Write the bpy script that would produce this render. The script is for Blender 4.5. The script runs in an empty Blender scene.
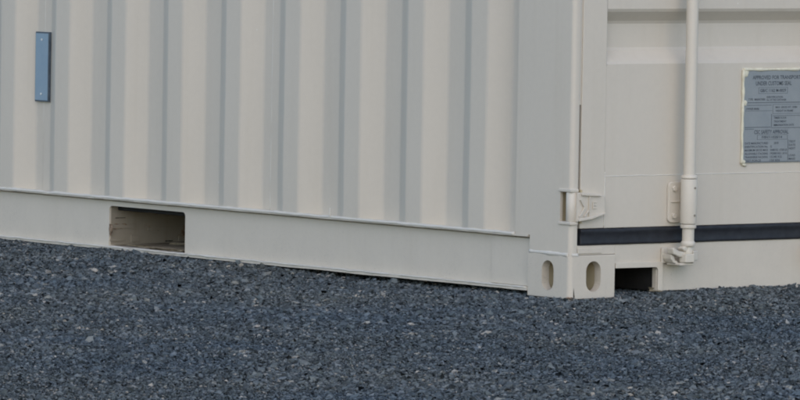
import bpy, bmesh, math, random
import numpy as np
from mathutils import Vector, Matrix, noise

random.seed(7)
rng = np.random.default_rng(11)
scene = bpy.context.scene
COL = scene.collection

# ------------------------------------------------------------------ camera
# the casting's outer bottom corner is the origin; X runs along the door end, Y along the long side
TH, PITCH, ROLL = 0.6754, math.atan(370.4 / 6942.9), 0.0174
d = Vector((math.sin(TH), math.cos(TH), 0)); r = Vector((math.cos(TH), -math.sin(TH), 0)); zz = Vector((0, 0, 1))
cam_data = bpy.data.cameras.new('camera')
cam = bpy.data.objects.new('camera', cam_data); COL.objects.link(cam)
fwd = d * math.cos(PITCH) - zz * math.sin(PITCH)
up = zz * math.cos(PITCH) + d * math.sin(PITCH)
cx = r * math.cos(ROLL) + up * math.sin(ROLL)
cy = up * math.cos(ROLL) - r * math.sin(ROLL)
M = Matrix((cx, cy, -fwd)).transposed().to_4x4()
M.translation = -18.752 * d - 0.4614 * r + 1.2618 * zz
cam.matrix_world = M
cam_data.sensor_width = 36.0
cam_data.lens = 36.0 * 6952.8 / 800.0
cam_data.clip_start = 0.1; cam_data.clip_end = 2000
scene.camera = cam

# ------------------------------------------------------------------ sky, sun, exposure
SUN_AZ = Vector((-0.57, -0.82)).normalized()      # horizontal direction towards the sun
SUN_EL = math.radians(32)
world = bpy.data.worlds.new('World'); scene.world = world; world.use_nodes = True
wn = world.node_tree.nodes; wl = world.node_tree.links
sky = wn.new('ShaderNodeTexSky'); sky.sky_type = 'NISHITA'; sky.sun_disc = False
sky.sun_elevation = SUN_EL
sky.sun_rotation = math.atan2(SUN_AZ.x, SUN_AZ.y)
sky.air_density = 1.0; sky.dust_density = 0.15; sky.ozone_density = 1.6
wl.new(sky.outputs['Color'], wn['Background'].inputs['Color'])
wn['Background'].inputs['Strength'].default_value = 0.13
sun_d = bpy.data.lights.new('sun', 'SUN'); sun_d.energy = 0.88; sun_d.angle = math.radians(80); sun_d.color = (1.0, 0.76, 0.52)
sun = bpy.data.objects.new('sun', sun_d); COL.objects.link(sun)
sdir = Vector((SUN_AZ.x * math.cos(SUN_EL), SUN_AZ.y * math.cos(SUN_EL), math.sin(SUN_EL)))
sun.rotation_euler = sdir.to_track_quat('Z', 'Y').to_euler(); sun.location = sdir * 30
scene.view_settings.view_transform = 'Standard'; scene.view_settings.look = 'None'
scene.view_settings.exposure = 0.85; scene.view_settings.gamma = 1.0; scene.view_settings.use_curve_mapping = False
scene.render.engine = 'CYCLES'
scene.cycles.pixel_filter_type = 'BLACKMAN_HARRIS'; scene.cycles.filter_width = 2.0

# ------------------------------------------------------------------ materials
def mat(name, col, rough=0.5, spec=0.5, metallic=0.0):
    m = bpy.data.materials.new(name); m.use_nodes = True
    b = m.node_tree.nodes['Principled BSDF']
    b.inputs['Base Color'].default_value = (*col, 1); b.inputs['Roughness'].default_value = rough
    b.inputs['Specular IOR Level'].default_value = spec; b.inputs['Metallic'].default_value = metallic
    return m, m.node_tree.nodes, m.node_tree.links, b

def nnoise(N, L, scale, detail=4, rough=0.55, vec=None, stretch=None):
    n = N.new('ShaderNodeTexNoise'); n.inputs['Scale'].default_value = scale
    n.inputs['Detail'].default_value = detail; n.inputs['Roughness'].default_value = rough
    if vec is None:
        g = N.new('ShaderNodeNewGeometry'); vec = g.outputs['Position']
    if stretch:
        mp = N.new('ShaderNodeMapping'); mp.inputs['Scale'].default_value = stretch
        L.new(vec, mp.inputs['Vector']); vec = mp.outputs['Vector']
    L.new(vec, n.inputs['Vector'])
    return n

def ramp(N, L, fac, stops):
    c = N.new('ShaderNodeValToRGB'); els = c.color_ramp.elements
    while len(els) < len(stops): els.new(0.5)
    for e, (p, v) in zip(els, stops):
        e.position = p; e.color = (*v, 1) if len(v) == 3 else v
    L.new(fac, c.inputs['Fac'])
    return c

def mixc(N, L, fac, a, b, mode='MIX'):
    m = N.new('ShaderNodeMix'); m.data_type = 'RGBA'; m.blend_type = mode
    for sock, v in ((m.inputs['Factor'], fac), (m.inputs['A'] if False else m.inputs[6], a), (m.inputs[7], b)):
        if hasattr(v, 'is_output') or isinstance(v, bpy.types.NodeSocket): L.new(v, sock)
        elif isinstance(v, (int, float)): sock.default_value = v
        else: sock.default_value = (*v, 1)
    return m.outputs[2]

PAINT = (0.572, 0.520, 0.438)
def paint_mat(name, base=PAINT, rust=0.0, dirt=0.5, rough=0.5):
    m, N, L, b = mat(name, base, rough, 0.4)
    big = nnoise(N, L, 2.3, 4)
    fine = nnoise(N, L, 60, 5, 0.7)
    streak = nnoise(N, L, 22, 4, 0.6, stretch=(1, 1, 0.06))
    tone = ramp(N, L, big.outputs['Fac'], [(0.3, tuple(c * 0.965 for c in base)), (0.7, tuple(min(1, c * 1.03) for c in base))])
    c1 = mixc(N, L, 0.5, tone.outputs['Color'], ramp(N, L, fine.outputs['Fac'], [(0.25, tuple(c * 0.95 for c in base)), (0.75, tuple(c * 1.04 for c in base))]).outputs['Color'])
    sr = ramp(N, L, streak.outputs['Fac'], [(0.50, (0, 0, 0)), (0.78, (0.16 * dirt,) * 3)])
    c2 = mixc(N, L, sr.outputs['Color'], c1, (base[0] * 0.72, base[1] * 0.68, base[2] * 0.60))
    g = N.new('ShaderNodeNewGeometry'); sx = N.new('ShaderNodeSeparateXYZ'); L.new(g.outputs['Position'], sx.inputs[0])
    low = N.new('ShaderNodeMapRange'); low.inputs['From Min'].default_value = 0.22; low.inputs['From Max'].default_value = 0.0; low.inputs['To Min'].default_value = 0.02; low.inputs['To Max'].default_value = 1.0
    L.new(sx.outputs['Z'], low.inputs['Value'])
    sp = nnoise(N, L, 150, 3, 0.75); sp2 = nnoise(N, L, 9, 4, 0.6)
    spr = ramp(N, L, sp.outputs['Fac'], [(0.56, (0, 0, 0)), (0.70, (1, 1, 1))]); sp2r = ramp(N, L, sp2.outputs['Fac'], [(0.38, (0, 0, 0)), (0.70, (1, 1, 1))])
    k1 = N.new('ShaderNodeMath'); k1.operation = 'MULTIPLY'; L.new(spr.outputs['Color'], k1.inputs[0]); L.new(sp2r.outputs['Color'], k1.inputs[1])
    k2 = N.new('ShaderNodeMath'); k2.operation = 'MULTIPLY'; L.new(k1.outputs[0], k2.inputs[0]); L.new(low.outputs[0], k2.inputs[1])
    k3 = N.new('ShaderNodeMath'); k3.operation = 'MULTIPLY'; L.new(k2.outputs[0], k3.inputs[0]); k3.inputs[1].default_value = 0.5
    c2 = mixc(N, L, k3.outputs[0], c2, (0.20, 0.185, 0.16))
    film = N.new('ShaderNodeMath'); film.operation = 'MULTIPLY'; L.new(low.outputs[0], film.inputs[0]); L.new(sp2r.outputs['Color'], film.inputs[1])
    film2 = N.new('ShaderNodeMath'); film2.operation = 'MULTIPLY'; L.new(film.outputs[0], film2.inputs[0]); film2.inputs[1].default_value = 0.14
    c2 = mixc(N, L, film2.outputs[0], c2, (0.33, 0.30, 0.26))
    ch = N.new('ShaderNodeTexVoronoi'); ch.inputs['Scale'].default_value = 7.0; L.new(g.outputs['Position'], ch.inputs['Vector'])
    chr_ = ramp(N, L, ch.outputs['Distance'], [(0.012, (0.8, 0.8, 0.8)), (0.022, (0, 0, 0))])
    c2 = mixc(N, L, chr_.outputs['Color'], c2, (0.72, 0.71, 0.68))
    if rust > 0:
        rn = nnoise(N, L, 34, 8, 0.7); rn2 = nnoise(N, L, 7, 3, 0.5)
        mul = N.new('ShaderNodeMath'); mul.operation = 'MULTIPLY'; L.new(rn.outputs['Fac'], mul.inputs[0]); L.new(rn2.outputs['Fac'], mul.inputs[1])
        rr = ramp(N, L, mul.outputs[0], [(0.36 - 0.10 * rust, (0, 0, 0)), (0.40 - 0.09 * rust, (0.85,) * 3)])
        rc = ramp(N, L, fine.outputs['Fac'], [(0.35, (0.10, 0.055, 0.030)), (0.7, (0.27, 0.13, 0.055))])
        c2 = mixc(N, L, rr.outputs['Color'], c2, rc.outputs['Color'])
    L.new(c2, b.inputs['Base Color'])
    rf = ramp(N, L, big.outputs['Fac'], [(0.3, (rough - 0.06,) * 3), (0.7, (rough + 0.08,) * 3)])
    L.new(rf.outputs['Color'], b.inputs['Roughness'])
    bp = N.new('ShaderNodeBump'); bp.inputs['Strength'].default_value = 0.10; bp.inputs['Distance'].default_value = 0.0012
    bn = nnoise(N, L, 190, 3, 0.6); L.new(bn.outputs['Fac'], bp.inputs['Height']); L.new(bp.outputs['Normal'], b.inputs['Normal'])
    return m

MP = paint_mat('container_paint', dirt=0.85)
MP_CAST = paint_mat('casting_paint', rust=0.0, dirt=0.9)
MP_RAIL = paint_mat('rail_paint', base=(0.572, 0.522, 0.442), rust=0.0, dirt=0.7)
MP_POCKET = paint_mat('scuffed_shaded_pocket_paint', base=(0.27, 0.24, 0.19), rust=0.45, dirt=4.0, rough=0.7)  # scuffs and rust, on a base darkened to deepen the tunnel's shade
MP_HOLLOW = paint_mat('casting_interior_primer', base=(0.47, 0.39, 0.25), rust=0.0, dirt=1.2, rough=0.75)
MP_BEAD = paint_mat('weld_paint', base=(0.61, 0.58, 0.515), dirt=0.3, rough=0.42)
MP_ROD = paint_mat('rod_paint', base=(0.592, 0.540, 0.456), dirt=0.4, rough=0.38)
MP_KEEP = paint_mat('keeper_paint', base=(0.575, 0.53, 0.445), rust=0.25, dirt=0.9, rough=0.5)

m, N, L, b = mat('gasket_rubber', (0.014, 0.015, 0.020), 0.55, 0.35)
gn_ = nnoise(N, L, 40, 5, 0.6); gr = ramp(N, L, gn_.outputs['Fac'], [(0.3, (0.010, 0.011, 0.015)), (0.75, (0.026, 0.028, 0.034))])
L.new(gr.outputs['Color'], b.inputs['Base Color']); M_RUB = m
m, N, L, b = mat('bitumen_and_shade_black', (0.03, 0.03, 0.03), 0.85, 0.2); n_ = nnoise(N, L, 20); rr_ = ramp(N, L, n_.outputs['Fac'], [(0.3, (0.012, 0.012, 0.013)), (0.7, (0.028, 0.027, 0.026))]); L.new(rr_.outputs['Color'], b.inputs['Base Color']); M_UNDER = m  # underside bitumen; its near-black also paints shade inside the openings
m, N, L, b = mat('blue_grey_plate', (0.15, 0.235, 0.32), 0.42, 0.5); n_ = nnoise(N, L, 30, 6, 0.7); rr_ = ramp(N, L, n_.outputs['Fac'], [(0.3, (0.20, 0.295, 0.375)), (0.7, (0.235, 0.325, 0.40))]); L.new(rr_.outputs['Color'], b.inputs['Base Color']); M_TAG = m
m, N, L, b = mat('shaded_plate_edge', (0.06, 0.085, 0.11), 0.5); n_ = nnoise(N, L, 50); rr_ = ramp(N, L, n_.outputs['Fac'], [(0.3, (0.05, 0.07, 0.09)), (0.7, (0.08, 0.11, 0.14))]); L.new(rr_.outputs['Color'], b.inputs['Base Color']); M_TAGEDGE = m  # darker plate blue, painting shade onto the plate's edges
m, N, L, b = mat('etched_plate_metal', (0.17, 0.20, 0.225), 0.45, 0.5, 0.15); n_ = nnoise(N, L, 14, 6, 0.7); rr_ = ramp(N, L, n_.outputs['Fac'], [(0.3, (0.235, 0.26, 0.272)), (0.7, (0.285, 0.305, 0.31))]); L.new(rr_.outputs['Color'], b.inputs['Base Color']); M_PLATE = m
m, N, L, b = mat('plate_lettering', (0.035, 0.045, 0.06), 0.6); n_ = nnoise(N, L, 90); rr_ = ramp(N, L, n_.outputs['Fac'], [(0.3, (0.035, 0.045, 0.06)), (0.7, (0.075, 0.09, 0.105))]); L.new(rr_.outputs['Color'], b.inputs['Base Color']); M_INK = m
m, N, L, b = mat('cream_sealant', (0.66, 0.62, 0.47), 0.6); n_ = nnoise(N, L, 60, 5); rr_ = ramp(N, L, n_.outputs['Fac'], [(0.3, (0.56, 0.52, 0.39)), (0.7, (0.72, 0.69, 0.55))]); L.new(rr_.outputs['Color'], b.inputs['Base Color']); M_SEAL = m
m, N, L, b = mat('bright_rivet', (0.7, 0.72, 0.72), 0.35, 0.5, 0.4); n_ = nnoise(N, L, 200); rr_ = ramp(N, L, n_.outputs['Fac'], [(0.3, (0.62, 0.64, 0.64)), (0.7, (0.78, 0.8, 0.8))]); L.new(rr_.outputs['Color'], b.inputs['Base Color']); M_RIVET = m

# stones and ground
m, N, L, b = mat('gravel_stone', (0.1, 0.115, 0.14), 0.8, 0.3)
oi = N.new('ShaderNodeObjectInfo')
cr = ramp(N, L, oi.outputs['Random'], [(0.0, (0.044, 0.054, 0.059)), (0.35, (0.079, 0.097, 0.106)), (0.72, (0.113, 0.136, 0.147)), (0.93, (0.158, 0.180, 0.191)), (0.98, (0.23, 0.23, 0.21)), (1.0, (0.38, 0.36, 0.32))])
wide = nnoise(N, L, 1.3, 4, 0.65); wr = ramp(N, L, wide.outputs['Fac'], [(0.34, (0.84, 0.92, 1.02)), (0.50, (1.0, 1.0, 1.0)), (0.66, (1.20, 1.13, 1.04))])
cr_out = mixc(N, L, 1.0, cr.outputs['Color'], wr.outputs['Color'], 'MULTIPLY')
sn = nnoise(N, L, 180, 4, 0.7); sc_ = ramp(N, L, sn.outputs['Fac'], [(0.3, (0.88, 0.87, 0.86)), (0.75, (1.16, 1.14, 1.11))])
L.new(mixc(N, L, 1.0, cr_out, sc_.outputs['Color'], 'MULTIPLY'), b.inputs['Base Color']); M_STONE = m
m, N, L, b = mat('crushed_stone_bed', (0.08, 0.09, 0.11), 0.9, 0.2)
vo = N.new('ShaderNodeTexVoronoi'); vo.inputs['Scale'].default_value = 75; g = N.new('ShaderNodeNewGeometry'); L.new(g.outputs['Position'], vo.inputs['Vector'])
sep = N.new('ShaderNodeSeparateColor'); L.new(vo.outputs['Color'], sep.inputs['Color'])
cr = ramp(N, L, sep.outputs['Red'], [(0.0, (0.035, 0.043, 0.057)), (0.5, (0.075, 0.09, 0.115)), (1.0, (0.13, 0.15, 0.18))]); L.new(cr.outputs['Color'], b.inputs['Base Color'])
bp = N.new('ShaderNodeBump'); bp.inputs['Distance'].default_value = 0.012; bp.invert = True; L.new(vo.outputs['Distance'], bp.inputs['Height']); L.new(bp.outputs['Normal'], b.inputs['Normal']); M_BED = m

# ------------------------------------------------------------------ mesh helpers
def link(name, me, material, parent, label=None):
    if material is not None and not me.materials: me.materials.append(material)
    o = bpy.data.objects.new(name, me); COL.objects.link(o)
    if parent is not None: o.parent = parent
    if label: o['label'] = label
    return o

def from_bm(name, bm, material, parent, label=None, smooth=False):
    bmesh.ops.recalc_face_normals(bm, faces=bm.faces[:])
    me = bpy.data.meshes.new(name); bm.to_mesh(me); bm.free()
    if smooth:
        me.shade_smooth() if hasattr(me, 'shade_smooth') else None
    return link(name, me, material, parent, label)

def add_box(bm, x0, x1, y0, y1, z0, z1):
    vs = [bm.verts.new((x, y, z)) for z in (z0, z1) for x, y in ((x0, y0), (x1, y0), (x1, y1), (x0, y1))]
    for f in ((0, 3, 2, 1), (4, 5, 6, 7), (0, 1, 5, 4), (1, 2, 6, 5), (2, 3, 7, 6), (3, 0, 4, 7)):
        bm.faces.new([vs[i] for i in f])
    return vs

def bev(bm, w, seg=2, edges=None):
    if w > 0: bmesh.ops.bevel(bm, geom=edges or bm.edges[:], offset=w, segments=seg, profile=0.5, affect='EDGES')

def box(name, x0, x1, y0, y1, z0, z1, material, parent, bevel=0.0015, seg=2, label=None):
    bm = bmesh.new(); add_box(bm, x0, x1, y0, y1, z0, z1); bev(bm, bevel, seg)
    return from_bm(name, bm, material, parent, label)

def extrude_poly(bm, pts, axis, a, c):
    """closed polygon pts (two coordinates) extruded along axis from a to c"""
    def co(p, t):
        return {'x': (t, p[0], p[1]), 'y': (p[0], t, p[1]), 'z': (p[0], p[1], t)}[axis]
    A = [bm.verts.new(co(p, a)) for p in pts]; B = [bm.verts.new(co(p, c)) for p in pts]
    n = len(pts); bm.faces.new(A); bm.faces.new(B[::-1])
    for i in range(n): bm.faces.new((A[i], B[i], B[(i + 1) % n], A[(i + 1) % n]))
    return A + B

def poly(name, pts, axis, a, c, material, parent, bevel=0.0, seg=2, label=None):
    bm = bmesh.new(); extrude_poly(bm, pts, axis, a, c)
    bmesh.ops.recalc_face_normals(bm, faces=bm.faces[:]); bev(bm, bevel, seg)
    return from_bm(name, bm, material, parent, label)

def add_cyl(bm, p0, p1, rad, n=24, r1=None, cap=True):
    p0, p1 = Vector(p0), Vector(p1); ax = (p1 - p0).normalized()
    u = ax.orthogonal().normalized(); v = ax.cross(u); r1 = rad if r1 is None else r1
    A = [bm.verts.new(p0 + (u * math.cos(t) + v * math.sin(t)) * rad) for t in (2 * math.pi * i / n for i in range(n))]
    B = [bm.verts.new(p1 + (u * math.cos(t) + v * math.sin(t)) * r1) for t in (2 * math.pi * i / n for i in range(n))]
    for i in range(n):
        f = bm.faces.new((A[i], A[(i + 1) % n], B[(i + 1) % n], B[i])); f.smooth = n > 8
    if cap: bm.faces.new(A[::-1]); bm.faces.new(B)

def lathe(name, cxy, prof, material, parent, n=28, label=None):
    """profile [(radius, z)] turned about a vertical axis"""
    bm = bmesh.new(); rings = []
    for rad, z in prof:
        rings.append([bm.verts.new((cxy[0] + rad * math.cos(2 * math.pi * i / n), cxy[1] + rad * math.sin(2 * math.pi * i / n), z)) for i in range(n)])
    for a, c in zip(rings, rings[1:]):
        for i in range(n): bm.faces.new((a[i], a[(i + 1) % n], c[(i + 1) % n], c[i]))
    bm.faces.new(rings[0][::-1]); bm.faces.new(rings[-1])
    bmesh.ops.recalc_face_normals(bm, faces=bm.faces[:])
    for e in bm.edges:
        if len(e.link_faces) == 2 and e.calc_face_angle() > 0.7: e.smooth = False
    for f in bm.faces: f.smooth = True
    return from_bm(name, bm, material, parent, label)

def bead(name, p0, p1, rad, material, parent, step=0.006, jit=0.35, n=7, squash=None, seed=0):
    """a hand-laid weld: a bar whose thickness and line wander a little"""
    p0, p1 = Vector(p0), Vector(p1); ax = (p1 - p0); ln = ax.length; ax.normalize()
    u = ax.orthogonal().normalized(); v = ax.cross(u); k = max(3, int(ln / step)); bm = bmesh.new(); rings = []
    for i in range(k + 1):
        t = ln * i / k; c = p0 + ax * t
        w = noise.noise(Vector((t * 40, seed, 1))); w2 = noise.noise(Vector((t * 13, seed, 9))); rr = rad * (1 + jit * (w + 0.8 * w2))
        c = c + u * rad * jit * noise.noise(Vector((t * 20, 5, seed))) + v * rad * jit * noise.noise(Vector((t * 20, 15, seed)))
        rings.append([bm.verts.new(c + (u * math.cos(a) + v * math.sin(a)) * rr) for a in (2 * math.pi * j / n for j in range(n))])
    for a, c in zip(rings, rings[1:]):
        for i in range(n):
            f = bm.faces.new((a[i], a[(i + 1) % n], c[(i + 1) % n], c[i])); f.smooth = True
    bm.faces.new(rings[0][::-1]); bm.faces.new(rings[-1])
    return from_bm(name, bm, material, parent)

def tmp(bm):
    bmesh.ops.recalc_face_normals(bm, faces=bm.faces[:])
    me = bpy.data.meshes.new('tmp'); bm.to_mesh(me); bm.free()
    o = bpy.data.objects.new('tmp', me); COL.objects.link(o); return o

def carve(name, base_bm, cutters, material, parent, cut_mats=None, label=None):
    """base solid minus cutter solids; faces cut by a cutter take that cutter's material"""
    o = tmp(base_bm); o.data.materials.append(material); cs = []
    for i, cb in enumerate(cutters):
        c = tmp(cb); cs.append(c)
        c.data.materials.append((cut_mats or [material] * len(cutters))[i])
        md = o.modifiers.new('cut', 'BOOLEAN'); md.operation = 'DIFFERENCE'; md.solver = 'EXACT'; md.object = c
        md.material_mode = 'TRANSFER'
    dg = bpy.context.evaluated_depsgraph_get(); dg.update()
    me = bpy.data.meshes.new_from_object(o.evaluated_get(dg), depsgraph=dg); me.name = name
    for c in cs + [o]: bpy.data.objects.remove(c, do_unlink=True)
    return link(name, me, None, parent, label)

def stadium(cy_, cz_, w, h, n=12):
    R = w / 2; pts = []
    for i in range(n + 1): a = math.pi * i / n; pts.append((cy_ + R * math.cos(a), cz_ + (h / 2 - R) + R * math.sin(a)))
    for i in range(n + 1): a = math.pi + math.pi * i / n; pts.append((cy_ + R * math.cos(a), cz_ - (h / 2 - R) + R * math.sin(a)))
    return pts

# ------------------------------------------------------------------ ground
def ground_z(x, y):
    """height of the gravel bed; the corner casting stands at about zero"""
    l = x * r.x + y * r.y; t = x * d.x + y * d.y
    h = 0.007 * noise.noise(Vector((l * 0.9, t * 0.55, 3.1))) + 0.004 * noise.noise(Vector((l * 2.6, t * 1.9, 8.3))) + 0.0022 * noise.noise(Vector((l * 7, t * 6, 1.3)))
    h += 0.0105 * noise.noise(Vector((l * 0.75 + 0.25 * t, t * 2.5, 5.7))) * min(1, max(0, (-0.25 - t) / 0.4))
    near = math.exp(-((x + 0.0) / 0.35) ** 2)
    if x < 0.6: h += 0.0075 * near * min(1, max(0, (y - 1.0) / 0.5)) - 0.006 * near * math.exp(-((y - 0.75) / 0.45) ** 2)
    h += 0.010 * math.exp(-((y - 0.0) / 0.35) ** 2) * min(1, max(0, (x - 0.10) / 0.25))
    h -= 0.004 * math.exp(-(x * x + y * y) / 0.10)
    if t < -0.3: h += 0.010 * math.exp(-((t + 0.85) / 0.16) ** 2) * (0.6 + 0.8 * noise.noise(Vector((l * 1.3, 4, 2)))) - 0.006 * math.exp(-((t + 0.5) / 0.2) ** 2)
    return h

def axis_coords(a, c, stepsize, far):
    xs = list(np.arange(a, c + 1e-6, stepsize)); s = stepsize; x = xs[-1]
    while x < far: s *= 1.7; x += s; xs.append(x)
    s = stepsize; x = xs[0]; lo = []
    while x > -far: s *= 1.7; x -= s; lo.append(x)
    return lo[::-1] + xs
ls = axis_coords(-3.0, 2.2, 0.05, 500); ts = axis_coords(-4.6, 3.2, 0.05, 500)
V = []
for t in ts:
    for l in ls:
        p = d * t + r * l; V.append((p.x, p.y, ground_z(p.x, p.y) - 0.006 if abs(l) < 40 and abs(t) < 40 else -0.006))
nl = len(ls)
F = [(j * nl + i, j * nl + i + 1, (j + 1) * nl + i + 1, (j + 1) * nl + i) for j in range(len(ts) - 1) for i in range(nl - 1)]
me = bpy.data.meshes.new('ground'); me.from_pydata(V, [], F); me.shade_smooth()
ground = link('ground', me, M_BED, None); ground['kind'] = 'structure'; ground['label'] = 'dark blue grey crushed stone yard under the container'; ground['category'] = 'ground'

# ------------------------------------------------------------------ the container
C = bpy.data.objects.new('shipping_container', None); COL.objects.link(C)
C['label'] = 'beige corrugated steel shipping container standing on dark gravel'; C['category'] = 'shipping container'
LEN, WID, HGT = 6.058, 2.438, 2.591

# corner castings: hollow blocks with a long oval hole in each outer face
def casting(flipx, flipy, z0):
    bm = bmesh.new(); add_box(bm, 0, 0.162, 0, 0.178, 0, 0.118)
    vert = [e for e in bm.edges if abs(e.verts[0].co.z - e.verts[1].co.z) > 0.05 and e.verts[0].co.x < 0.01 and e.verts[0].co.y < 0.01]
    bev(bm, 0.013, 5, vert)
    bev(bm, 0.0018, 1, [e for e in bm.edges if e.calc_length() > 0.01 and len(e.link_faces) == 2 and e.calc_face_angle() > 0.6])
    inner = bmesh.new(); add_box(inner, 0.026, 0.113, 0.026, 0.120, 0.014, 0.104)
    hs = bmesh.new(); extrude_poly(hs, stadium(0.092, 0.060, 0.050, 0.082), 'x', -0.05, 0.06)
    he = bmesh.new(); extrude_poly(he, stadium(0.085, 0.060, 0.052, 0.083), 'y', -0.05, 0.06)
    o = carve('corner_casting', bm, [inner, hs, he], MP_CAST, C, [MP_HOLLOW, MP_CAST, MP_CAST])
    o.scale = (-1 if flipx else 1, -1 if flipy else 1, 1)
    o.location = (WID if flipx else 0, LEN if flipy else 0, z0)
    return o
cast = casting(False, False, 0)
bead('weld_bead', (0.0044, 0.172, 0.1215), (0.0044, 0.010, 0.1195), 0.0066, MP_BEAD, cast, 0.005, 0.22, seed=1)
bead('weld_bead', (0.008, 0.0040, 0.1190), (0.030, 0.0040, 0.1190), 0.0058, MP_BEAD, cast, 0.004, 0.25, seed=2)

c2 = casting(True, False, 0)


# corner post: bent plate with a rounded outer edge, slotted for the door hinge
def post_profile(yend, ystart=None):
    R = 0.013; T = 0.009
    if ystart is not None:
        return [(0.0012, yend), (0.0012, ystart), (0.0012 + T, ystart), (0.0012 + T, yend)]
    out = [(0.0012, yend)]
    for i in range(9):
        a = math.pi + (math.pi / 2) * i / 8; out.append((0.0012 + R + R * math.cos(a), 0.0012 + R + R * math.sin(a)))
    for i in range(5):
        a = -math.pi / 2 + (math.pi / 2) * i / 4; out.append((0.0235 + 0.005 * math.cos(a), 0.0062 + 0.005 * math.sin(a)))
    out += [(0.0285, 0.075), (0.0205, 0.075), (0.0205, 0.013), (0.0012 + T, 0.015), (0.0012 + T, yend)]
    return out
ZS0, ZS1 = 0.207, 0.294
post = poly('corner_post', post_profile(0.2345), 'z', ZS1, HGT - 0.118, MP, C)
poly('post_foot', post_profile(0.172), 'z', 0.1185, 0.1655, MP, post)
poly('post_lower', post_profile(0.2345), 'z', 0.1655, ZS0, MP, post)
poly('post_slot_side', post_profile(0.2345, 0.046), 'z', ZS0, ZS1, MP, post)
box('slot_back', 0.034, 0.040, 0.0, 0.06, ZS0 - 0.002, ZS1 + 0.002, MP_HOLLOW, post, 0)
box('slot_back', 0.006, 0.034, 0.050, 0.056, ZS0 - 0.002, ZS1 + 0.002, MP_HOLLOW, post, 0)
for o in post.children:
    pass
box('hinge_lug', -0.0030, 0.0255, -0.0030, 0.050, ZS1 - 0.004, ZS1 + 0.005, MP_ROD, post, 0.002)
box('hinge_lug', -0.0030, 0.0255, -0.0030, 0.050, ZS0 - 0.006, ZS0 + 0.003, MP_ROD, post, 0.002)
# smooth the rounded edge
for o in [post] + list(post.children):
    if o.name.startswith(('corner_post', 'post_foot', 'post_lower')):
        bm = bmesh.new(); bm.from_mesh(o.data)
        for f in bm.faces: f.smooth = abs(f.normal.z) < 0.5
        for e in bm.edges: e.smooth = not (len(e.link_faces) == 2 and e.calc_face_angle() > 0.6)
        bm.to_mesh(o.data); bm.free()

# side wall: trapezoid corrugated sheets, welded sheet to sheet on an inner flat
S0, PIT, XO, XI = 0.474, 0.278, 0.003, 0.039
def corr_profile(a, c):
    pts = []
    ks = range(-2, 23)
    for k in ks:
        s = S0 + PIT * k
        for ds, x in ((-0.034, XO), (0.034, XI), (0.106, XI), (0.174, XO)):
            t = s + ds
            # a bend of small radius at each corner
            slope_after = ds in (-0.034, 0.106)
            e = 0.0038
            h_ = 0.0025; sl = (1 if x == XO else -1) * 0.036 / 0.068
            if slope_after:
                pts += [(t - e - h_, x), (t - e, x), (t + e, x + sl * e), (t + e + h_, x + sl * (e + h_))]
            else:
                pts += [(t - e - h_, x + sl * (e + h_)), (t - e, x + sl * e), (t + e, x), (t + e + h_, x)]
    pts = [p for p in pts if a + 0.004 < p[0] < c - 0.004]
    def xat(s):
        q = (s - S0 + 0.034) % PIT
        return XO + (XI - XO) * q / 0.068 if q < 0.068 else XI if q < 0.140 else XI - (XI - XO) * (q - 0.140) / 0.068 if q < 0.208 else XO
    return [(a, xat(a))] + pts + [(c, xat(c))]
seams = [0.226] + [S0 + 0.070 + PIT * k for k in (3, 7, 11, 15, 19)][:5] + [LEN - 0.16]
seams[1] -= 0.0
wall_z0, wall_z1 = 0.1655, HGT - 0.06
NZ = 34
zs = [wall_z0 + (wall_z1 - wall_z0) * (i / NZ) ** 1.35 for i in range(NZ + 1)]
for a, c in zip(seams, seams[1:]):
    pr = corr_profile(a + 0.0004, c - 0.0004); V = []
    for z in zs:
        for s, x in pr:
            w = 0.0013 * noise.noise(Vector((s * 3.2, z * 2.2, 0.5))) + 0.0005 * noise.noise(Vector((s * 11, z * 7, 4.5)))
            w2 = 0.0018 * noise.noise(Vector((s * 2.0, z * 1.6, 7.5)))
            V.append((x + w, s + w2 * (0 if s in (pr[0][0], pr[-1][0]) else 1), z))
    n = len(pr); F = [(j * n + i, j * n + i + 1, (j + 1) * n + i + 1, (j + 1) * n + i) for j in range(NZ) for i in range(n - 1)]
    me = bpy.data.meshes.new('side_sheet'); me.from_pydata(V, [], F); me.shade_smooth()
    sh = link('side_sheet', me, MP, C)
    md = sh.modifiers.new('thickness', 'SOLIDIFY'); md.thickness = 0.002; md.offset = -1; md.use_rim = False
    if c < LEN - 0.2: bead('weld_bead', (XI - 0.0005, c, wall_z0 + 0.004), (XI - 0.0005, c, wall_z1 - 0.01), 0.0021, MP_BEAD, sh, 0.012, 0.35, n=6, seed=c)
# the bead that closes the sheets onto the rail
# bottom side rail: a channel with short lips, pierced by the fork pockets
RX = 0.019
prof = [(0.0, 0.1655), (0.0, 0.1600), (RX + 0.016, 0.1598), (RX + 0.016, 0.1560), (RX + 0.0015, 0.1556), (RX, 0.1540), (RX, 0.0225), (0.0, 0.0220), (0.0, 0.0135), (0.06, 0.0135), (0.06, 0.0195), (RX + 0.006, 0.0255), (RX + 0.006, 0.1500), (RX + 0.020, 0.1500), (RX + 0.020, 0.1595), (0.06, 0.1600), (0.06, 0.1655)]
bm = bmesh.new()
NY = 150; ya, yb = 0.1785, LEN - 0.1785; rings = []
for j in range(NY + 1):
    y = ya + (yb - ya) * j / NY; ring = []
    for i, (x, z) in enumerate(prof):
        wz = 0.0012 * noise.noise(Vector((y * 5.0, 1.1 if z > 0.1 else 6.1, 0))) + 0.0006 * noise.noise(Vector((y * 19, 2.1 if z > 0.1 else 4.1, 0)))
        wx = 0.0016 * noise.noise(Vector((y * 3.1, i * 0.2, 7))) 
        ring.append(bm.verts.new((x + (wx if x < 0.02 else 0), y, z + (wz if x < 0.005 else 0))))
    rings.append(ring)
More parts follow.
